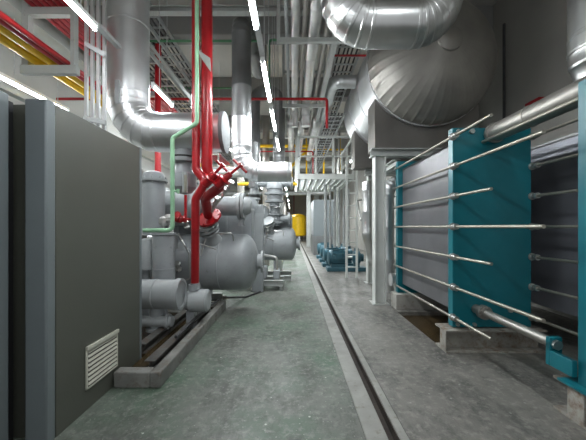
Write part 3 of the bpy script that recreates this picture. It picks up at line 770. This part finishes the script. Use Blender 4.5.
t = thing('steel_gantry', 'pale painted steel column and beam frame holding up the big tank', 'steel frame', (1.6, 5.5, 0))
for y, nmb in ((5.5, 0), (7.5, 1)):
    for x in ((1.58, 3.3) if nmb == 0 else (1.95, 3.3)):
        m = MB().box((x - .10, y - .10, .0), (x - .085, y + .10, 2.68)).box((x + .085, y - .10, 0), (x + .10, y + .10, 2.68)).box((x - .085, y - .008, 0), (x + .085, y + .008, 2.68))
        m.obj('column', 'frame_light', t)
        MB().box((x - .15, y - .15, 0), (x + .15, y + .15, .02)).obj('base_plate', 'frame', t)
    ibeam(MB(), (1.42 if nmb == 0 else 1.80, y, 2.68), (3.6, y, 2.68), .2, .145, .02).obj('cross_beam', 'frame', t)
for x in (1.95, 3.3):
    ibeam(MB(), (x, 5.62, 2.53), (x, 7.38, 2.53), .14, .14, .014).obj('long_beam', 'frame', t)


# ------------------------------------------------------------------ plate exchanger A
def exchanger(t, x0, x1, yn, yf, left_ends, right_ends, packmat, zt=2.525, zb=.265, nz=7):
    th = .10
    MB().box((x0, yn, zb), (x1, yn + th, zt)).obj('front_plate', 'teal', t, bevel=.006)
    MB().box((x0, yf, zb), (x1, yf + th, zt + .01)).obj('rear_plate', 'teal', t, bevel=.006)
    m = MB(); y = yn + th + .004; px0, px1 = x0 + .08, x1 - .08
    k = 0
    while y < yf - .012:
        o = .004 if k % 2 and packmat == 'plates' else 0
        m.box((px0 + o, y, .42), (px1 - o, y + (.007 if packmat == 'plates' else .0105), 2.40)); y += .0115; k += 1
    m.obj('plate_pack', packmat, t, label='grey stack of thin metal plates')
    zs = [H + (227 - v) / F * yn for v in (137, 166.5, 196.3, 226.7, 256.7, 286.7, 317)]
    for side, ends in ((x0 - .004, left_ends), (x1 + .004, right_ends)):
        for z, e in zip(zs, ends):
            r = MB().cyl((side, e, z), (side, yf + th + .05, z), .0155, 12).obj('tie_rod', 'rod', t)
            n = MB()
            n.lathe((side, yn - .001, z), (0, -1, 0), [(0, .042), (.012, .042), (.013, .032), (.045, .032), (.046, .022), (.058, .022), (.059, .032), (.09, .032)], 12)
            n.obj('nut', 'steel', r)
            MB().cyl((side, yf + th + .001, z), (side, yf + th + .03, z), .032, 6).obj('nut', 'steel', r)


t = thing('plate_heat_exchanger', 'nearer teal plate heat exchanger with long tie rods, standing beside the right edge', 'heat exchanger', (2.25, 4, 0))
S1, L1 = 2.73, 2.16
exchanger(t, 1.81, 2.70, 3.40, 5.18, (S1, L1, S1, L1, S1, L1, S1), (2.83, 2.40, 2.85, 2.45, 2.84, 2.42, 2.83), 'plates')
MB().cyl((2.255, 3.39, 2.45), (2.255, 2.175, 2.45), .10, 28).cyl((2.255, 3.36, 2.45), (2.255, 3.33, 2.45), .112, 28).cyl((2.255, 2.85, 2.45), (2.255, 2.83, 2.45), .105, 28).obj('carrying_bar', 'clad_dull', t)
MB().cyl((2.145, 3.39, 2.36), (2.145, 2.175, 2.36), .018, 12).obj('guide_tube', 'rod', t)
m = MB().cyl((2.07, 3.22, .475), (2.07, 2.40, .475), .042, 18)
m.obj('guide_bar', 'clad_dull', t)
m = MB().flange((2.07, 3.25, .475), (0, 1, 0), .075, .06, 8, .012).cyl((2.07, 3.398, .475), (2.07, 3.2, .475), .05, 16); m.obj('guide_flange', 'clad_dull', t)
m = MB().cyl((2.07, 2.38, .475), (2.07, 2.34, .475), .04, 8); m.obj('guide_nut', 'steel', t)
m = MB().box((2.06, 2.08, .255), (2.50, 2.17, 2.445)); m.obj('support_post', 'teal', t, bevel=.004)
m = MB().box((2.02, 2.36, .31), (2.12, 2.40, .53)).box((2.02, 2.171, .31), (2.06, 2.36, .43)); m.obj('guide_bracket', 'teal', t, bevel=.004)
m = MB().box((1.99, 2.0, .251), (2.6, 2.26, .268)); m.obj('foot_plate', 'teal', t)
for x, z, r_ in ((1.86, .30, .02), (1.95, .30, .02), (2.05, .30, .02), (1.86, 2.49, .014), (1.92, 2.49, .014), (2.02, 2.48, .03)):
    MB().cyl((x, 3.37, z), (x, 3.40, z), r_, 6).obj('bolt', 'steel', t)
MB().cyl((2.46, 3.401, .46), (2.46, 3.38, .46), .03, 6).obj('blank_plug', 'steel', t)
for k, (y, xa, xb, lab) in enumerate(((3.46, 1.70, 2.82, 'rust-streaked steel beam footing under the front teal plate'), (2.20, 2.02, 2.9, 'rust-edged steel beam footing under the teal end post at lower right'))):
    m = ibeam(MB(), (xa, y, 0), (xb, y, 0), .26, .25, .018)
    m.box((xa, y - .115, .018), (xa + .012, y - .01, .232)); 
    tag(m.obj('support_beam', 'rusty'), lab, 'beam')
tag(MB().box((1.74, 5.06, 0), (2.8, 5.34, .262)).obj('support_block', 'concrete', bevel=.01), 'pale concrete block under the rear teal plate', 'block')

# exchanger B behind, by the wall
t = thing('plate_heat_exchanger', 'second plate heat exchanger by the wall, seen dark between the teal plates', 'heat exchanger', (3.5, 4, 0))
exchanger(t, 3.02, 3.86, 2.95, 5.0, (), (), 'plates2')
MB().box((3.08, 3.06, 2.402), (3.80, 4.99, 2.43)).obj('shade_cover', 'clad_dark', t)  # added cover, keeps overhead light off the plates so their top stays dark
for y in (3.0, 5.05):
    tag(ibeam(MB(), (2.98, y, 0), (3.9, y, 0), .2, .26, .018).obj('support_beam', 'rusty'), 'steel footing beam %s of the wall-side exchanger' % ('near the camera end' if y < 4 else 'at the far end'), 'beam')

# corner duct top right
pipe_run('thick silver clad drop pipe at the upper right corner turning towards the wall', [(2.73, 2.62, 6.095), (2.73, 2.62, 2.68), (4.2, 2.62, 2.68)], .25, 'clad_bend', 'pipe', 'insulated_duct', seg=36, bend=.30, beads=True, pitch=1.0)
tag(MB().box((4.10, 5.0, 3.50), (4.249, 5.3, 3.57)).obj('hose_bracket', 'red'), 'small red bracket fixed to the right wall above the exchanger', 'bracket')
tag(MB().cyl((4.22, 6.0, .0), (4.22, 6.0, 5.46), .025, 8).obj('conduit', 'cable'), 'thin dark conduit up the right wall', 'conduit')

# ------------------------------------------------------------------ pipes behind the exchanger
pipe_run('silver upright pipe behind the pale column, left of the exchanger', [(2.05, 6.5, 0), (2.05, 6.5, 2.4), (3.2, 6.5, 2.4)], .14, 'clad', 'pipe', 'insulated_duct', seg=20, beads=True, pitch=.7)
pipe_run('silver pipe lying low and bending up beyond the column', [(2.9, 7.6, .45), (1.95, 7.2, .5), (1.72, 7.0, 1.2), (1.72, 7.0, 2.45)], .11, 'clad', 'pipe', 'insulated_duct', seg=18, beads=True, pitch=.5)
pipe_run('fat silver pipe rising in front of the pumps beside the ladder', [(2.15, 8.2, 0), (2.15, 8.2, 1.5), (2.8, 8.8, 1.9)], .14, 'clad', 'pipe', 'insulated_duct', seg=18, beads=True, pitch=.5)
pipe_run('thin pipe running from the wall towards the ladder at waist height', [(1.45, 6.4, 1.55), (1.70, 7.9, 2.1), (3.5, 8.1, 2.3)], .02, 'steel', seg=8)
for k, (x, y) in enumerate(((2.5, 7.0), (2.9, 7.2), (3.3, 7.6), (2.4, 9.2))):
    pipe_run(['first', 'second', 'third', 'fourth'][k] + ' dim silver riser counted rightwards behind the nearer exchanger', [(x, y, 0), (x, y, 2.6)], .09, 'clad_dull', seg=14, group='dim risers behind the exchanger')
t = thing('duct_section', 'dull silver pipe lying along the floor behind the exchanger', 'pipe', (3, 6.5, .3))
MB().cyl((1.95, 6.0, .35), (3.9, 6.0, .35), .13, 20).obj('cladding', 'clad', t)
m = MB()
for x in (2.1, 3.6): m.box((x - .04, 5.9, 0), (x + .04, 6.1, .24))
m.obj('stand', 'frame', t)

# ------------------------------------------------------------------ platform, railing, ladder
t = thing('access_platform', 'raised pale steel platform with railing and slatted deck over the pumps', 'platform', (.9, 9, 0))
px0, px1, py0, py1, pz = .14, 1.72, 8.4, 11.4, 2.86
for k in range(9):
    x = px0 + .05 + k * (px1 - px0 - .1) / 8
    MB().box((x - .03, py0 + .06, pz - .08), (x + .03, py1, pz - .012)).obj('joist', 'frame_light', t)
m = MB().box((px0, py0, pz - .12), (px1, py0 + .05, pz + .03)).box((px0, py0 + .05, pz - .12), (px0 + .05, py1, pz + .03)).box((px1 - .05, py0 + .05, pz - .12), (px1, py1, pz + .03)).box((px0, py1, pz - .12), (px1, py1 + .05, pz + .03))
m.obj('edge_frame', 'frame_light', t)
m = MB()
y = py0 + .08
while y < py1: m.box((px0 + .05, y, pz - .011), (px1 - .05, y + .012, pz + .02)); y += .10
m.obj('grating', 'galv', t)
rt = pz + 1.04
for x in (px0, .62, 1.1, px1 - .05): MB().box((x, py0, pz + .03), (x + .05, py0 + .05, rt)).obj('railing_post', 'frame_light', t)
for y in (9.4, 10.4, 11.4):
    for x in (px0, px1 - .05): MB().box((x, y, pz + .03), (x + .05, y + .05, rt)).obj('railing_post', 'frame_light', t)
m = MB().box((px0, py0 - .01, rt), (px1, py0 + .05, rt + .05)).box((px0, py0, pz + .5), (px1, py0 + .03, pz + .54))
for x in (px0, px1 - .05): m.box((x, py0 + .05, rt), (x + .05, py1, rt + .05)).box((x, py0 + .05, pz + .5), (x + .03, py1, pz + .54))
m.obj('handrail', 'frame_light', t)
for y in (11.3,): MB().box((px1 - .08, y, 0), (px1, y + .08, pz - .12)).obj('leg', 'frame_light', t)
for y in (8.46, 11.3): MB().box((px0 - .07, y, pz - .12), (px0 - .002, y + .08, ZC)).obj('hanger', 'frame_light', t)
t = thing('ladder', 'pale vertical ladder standing in front of the blue pumps', 'ladder', (1.6, 8.3, 0))
for x in (1.48, 1.76): MB().box((x - .025, 8.24, 0), (x + .025, 8.32, 3.3)).obj('side_rail', 'frame_light', t)
for k in range(9): MB().box((1.505, 8.26, .28 + .34 * k), (1.735, 8.30, .31 + .34 * k)).obj('rung', 'frame_light', t)
t = thing('yellow_handrail', 'yellow stair railing beyond the platform', 'railing', (.4, 13, 3))
m = MB()
for x in (-.1, .55, 1.3, 2.0): m.box((x, 13.0, 3.2), (x + .07, 13.07, 5.3))
m.bar((-.2, 13, 5.3), (2.2, 13, 5.3), .07, .07).bar((-.2, 13, 4.75), (2.2, 13, 4.75), .06, .06).bar((-.2, 13, 3.9), (.9, 13, 5.0), .06, .1)
m.obj('rails', 'yellow', t)
for k in range(6):
    x = 325.5 + 4.6 * k
    yy = 9.1 + .35 * k * .6
    p = P(x, 227, yy)
    pipe_run(['first', 'second', 'third', 'fourth', 'fifth', 'sixth'][k] + ' slim vertical pipe counted from the left, dropping behind the ladder to the blue pumps', [(p.x, yy, .75), (p.x, yy, 2.7)], .035 if k % 2 else .045, 'galv', seg=10, group='slim risers to the pumps')
    if k in (2, 3, 5): pipe_run(['first', 'second', 'third', 'fourth', 'fifth', 'sixth'][k] + ' slim pipe place from the left, standing above the platform deck', [(p.x, yy, 2.90), (p.x, yy, 4.6)], .035 if k % 2 else .045, 'clad_dull', seg=10, group='slim pipes above the deck')


# ------------------------------------------------------------------ blue pumps
def pump(x, y, label):
    t = thing('pump_motor', label, 'pump', (x, y, 0), 'blue pumps under the platform')
    MB().box((x - .38, y - .25, 0), (x + .85, y + .25, .12)).obj('base', 'teal_motor', t, bevel=.01)
    m = MB().lathe((x - .34, y, .42), (1, 0, 0), [(0, 0), (0, .16), (.03, .23), (.10, .23), (.12, .25), (.55, .25), (.57, .20), (.60, .08), (.60, 0)], 24)
    m.box((x - .25, y - .2, .12), (x + .2, y + .2, .24)); m.obj('motor', 'teal_motor', t)
    m = MB()
    for k in range(12):
        a = 2 * PI * k / 12
        d = Vector((0, math.cos(a), math.sin(a)))
        m.bar(Vector((x - .2, y, .42)) + d * .26, Vector((x + .18, y, .42)) + d * .26, .012, .05, d)
    m.obj('cooling_fin', 'teal_motor', t)
    MB().box((x - .12, y - .30, .40), (x + .08, y - .24, .56)).obj('terminal_box', 'teal_motor', t)
    MB().cyl((x + .26, y, .42), (x + .45, y, .42), .04, 10).obj('shaft', 'steel', t)
    m = MB().lathe((x + .45, y, .42), (1, 0, 0), [(0, 0), (0, .12), (.05, .22), (.22, .22), (.26, .13), (.34, .13), (.34, 0)], 22).box((x + .5, y - .12, .12), (x + .66, y + .12, .3))
    m.cyl((x + .58, y, .6), (x + .58, y, .72), .07, 14); m.obj('casing', 'teal_motor', t)
    return t


pump(1.46, 9.65, 'nearest blue-green motor pump on the floor beside the ladder')
pump(1.42, 10.75, 'second blue-green motor pump, behind the nearest')
pump(1.43, 12.1, 'third blue-green motor pump, partly hidden')
pump(1.43, 13.5, 'farthest blue-green motor pump beside the grey cabinet')
t = thing('electrical_cabinet', 'distant grey floor cabinet at the right side of the aisle before the pumps', 'cabinet', (1.3, 15, 0))
MB().box((1.02, 14.9, 0), (2.0, 17.2, .95)).obj('plinth', 'clad_dark', t)
MB().box((1.02, 14.9, .951), (2.0, 17.2, 2.75)).obj('body', 'cab_front', t, bevel=.01)
for k in range(4): MB().box((1.012, 15.0 + .55 * k, 1.0), (1.019, 15.5 + .55 * k, 2.7)).obj('door', 'grey', t)
# far end
t = thing('yellow_tank', 'bright yellow upright tank on legs at the far end of the aisle', 'tank', (.15, 30, 0))
MB().lathe((.55, 30, .45), (0, 0, 1), [(0, 0), (.02, .5), (.12, .78), (1.95, .78), (2.15, .6), (2.25, .2), (2.27, 0)], 28).obj('body', 'yellow', t)
for a in range(4): MB().box((.55 + .5 * math.cos(a * PI / 2 + .8) - .05, 30 + .5 * math.sin(a * PI / 2 + .8) - .05, 0), (.55 + .5 * math.cos(a * PI / 2 + .8) + .05, 30 + .5 * math.sin(a * PI / 2 + .8) + .05, .75)).obj('leg', 'black', t)

t = thing('steel_column', 'pale upright column at the far end beside the yellow tank', 'column', (1, 21, 0))
MB().box((.95, 20.9, 0), (1.22, 21.2, 5.4)).obj('shaft', 'frame', t)
t = thing('steel_column', 'pale upright column beyond the grey distant cabinet', 'column', (1, 26, 0))
MB().box((1.9, 25.9, 0), (2.25, 26.2, 5.4)).obj('shaft', 'frame', t)
pipe_run('thin red vertical pipe on the pale end wall above the yellow tank', [(.12, 38, 3.2), (.12, 38, 6.0)], .05, 'red', seg=8)
for k, x in enumerate((-4.2, -3.2, -2.4, -1.6, -.8, 2.2, 3.0)):
    pipe_run('distant grey riser standing before the far wall', [(x, 24 + k, 0), (x, 24 + k, 5.4)], .22, 'clad_dull', seg=14, group='distant grey risers')
for k, (z, y, m_) in enumerate(((4.4, 14.5, 'clad'), (4.9, 18, 'clad_dull'), (3.9, 22, 'clad'), (4.6, 28, 'red'))):
    pipe_run(['silver cross pipe beyond the far arched duct', 'dull cross pipe high over the third chiller', 'silver cross pipe low at the far end', 'red cross pipe at the far end'][k], [(-5, y, z), (2.6, y, z)], .17 if m_ != 'red' else .06, m_, seg=14)

# ------------------------------------------------------------------ world, camera, view
w = bpy.data.worlds.new('World'); S.world = w; w.use_nodes = True
w.node_tree.nodes['Background'].inputs[0].default_value = (.95, .97, 1, 1)
w.node_tree.nodes['Background'].inputs[1].default_value = .36
cam = bpy.data.cameras.new('Camera'); co = bpy.data.objects.new('Camera', cam); COL.objects.link(co)
co.location = (0, 0, H); co.rotation_euler = (PI / 2, 0, 0)
cam.sensor_width = 36; cam.lens = 36 * F / 586; cam.shift_y = 7 / 586; cam.clip_start = .05; cam.clip_end = 200
S.camera = co
S.view_settings.view_transform = 'Standard'; S.view_settings.look = 'None'
S.view_settings.exposure = 0.55; S.view_settings.gamma = 1.0; S.view_settings.use_curve_mapping = False
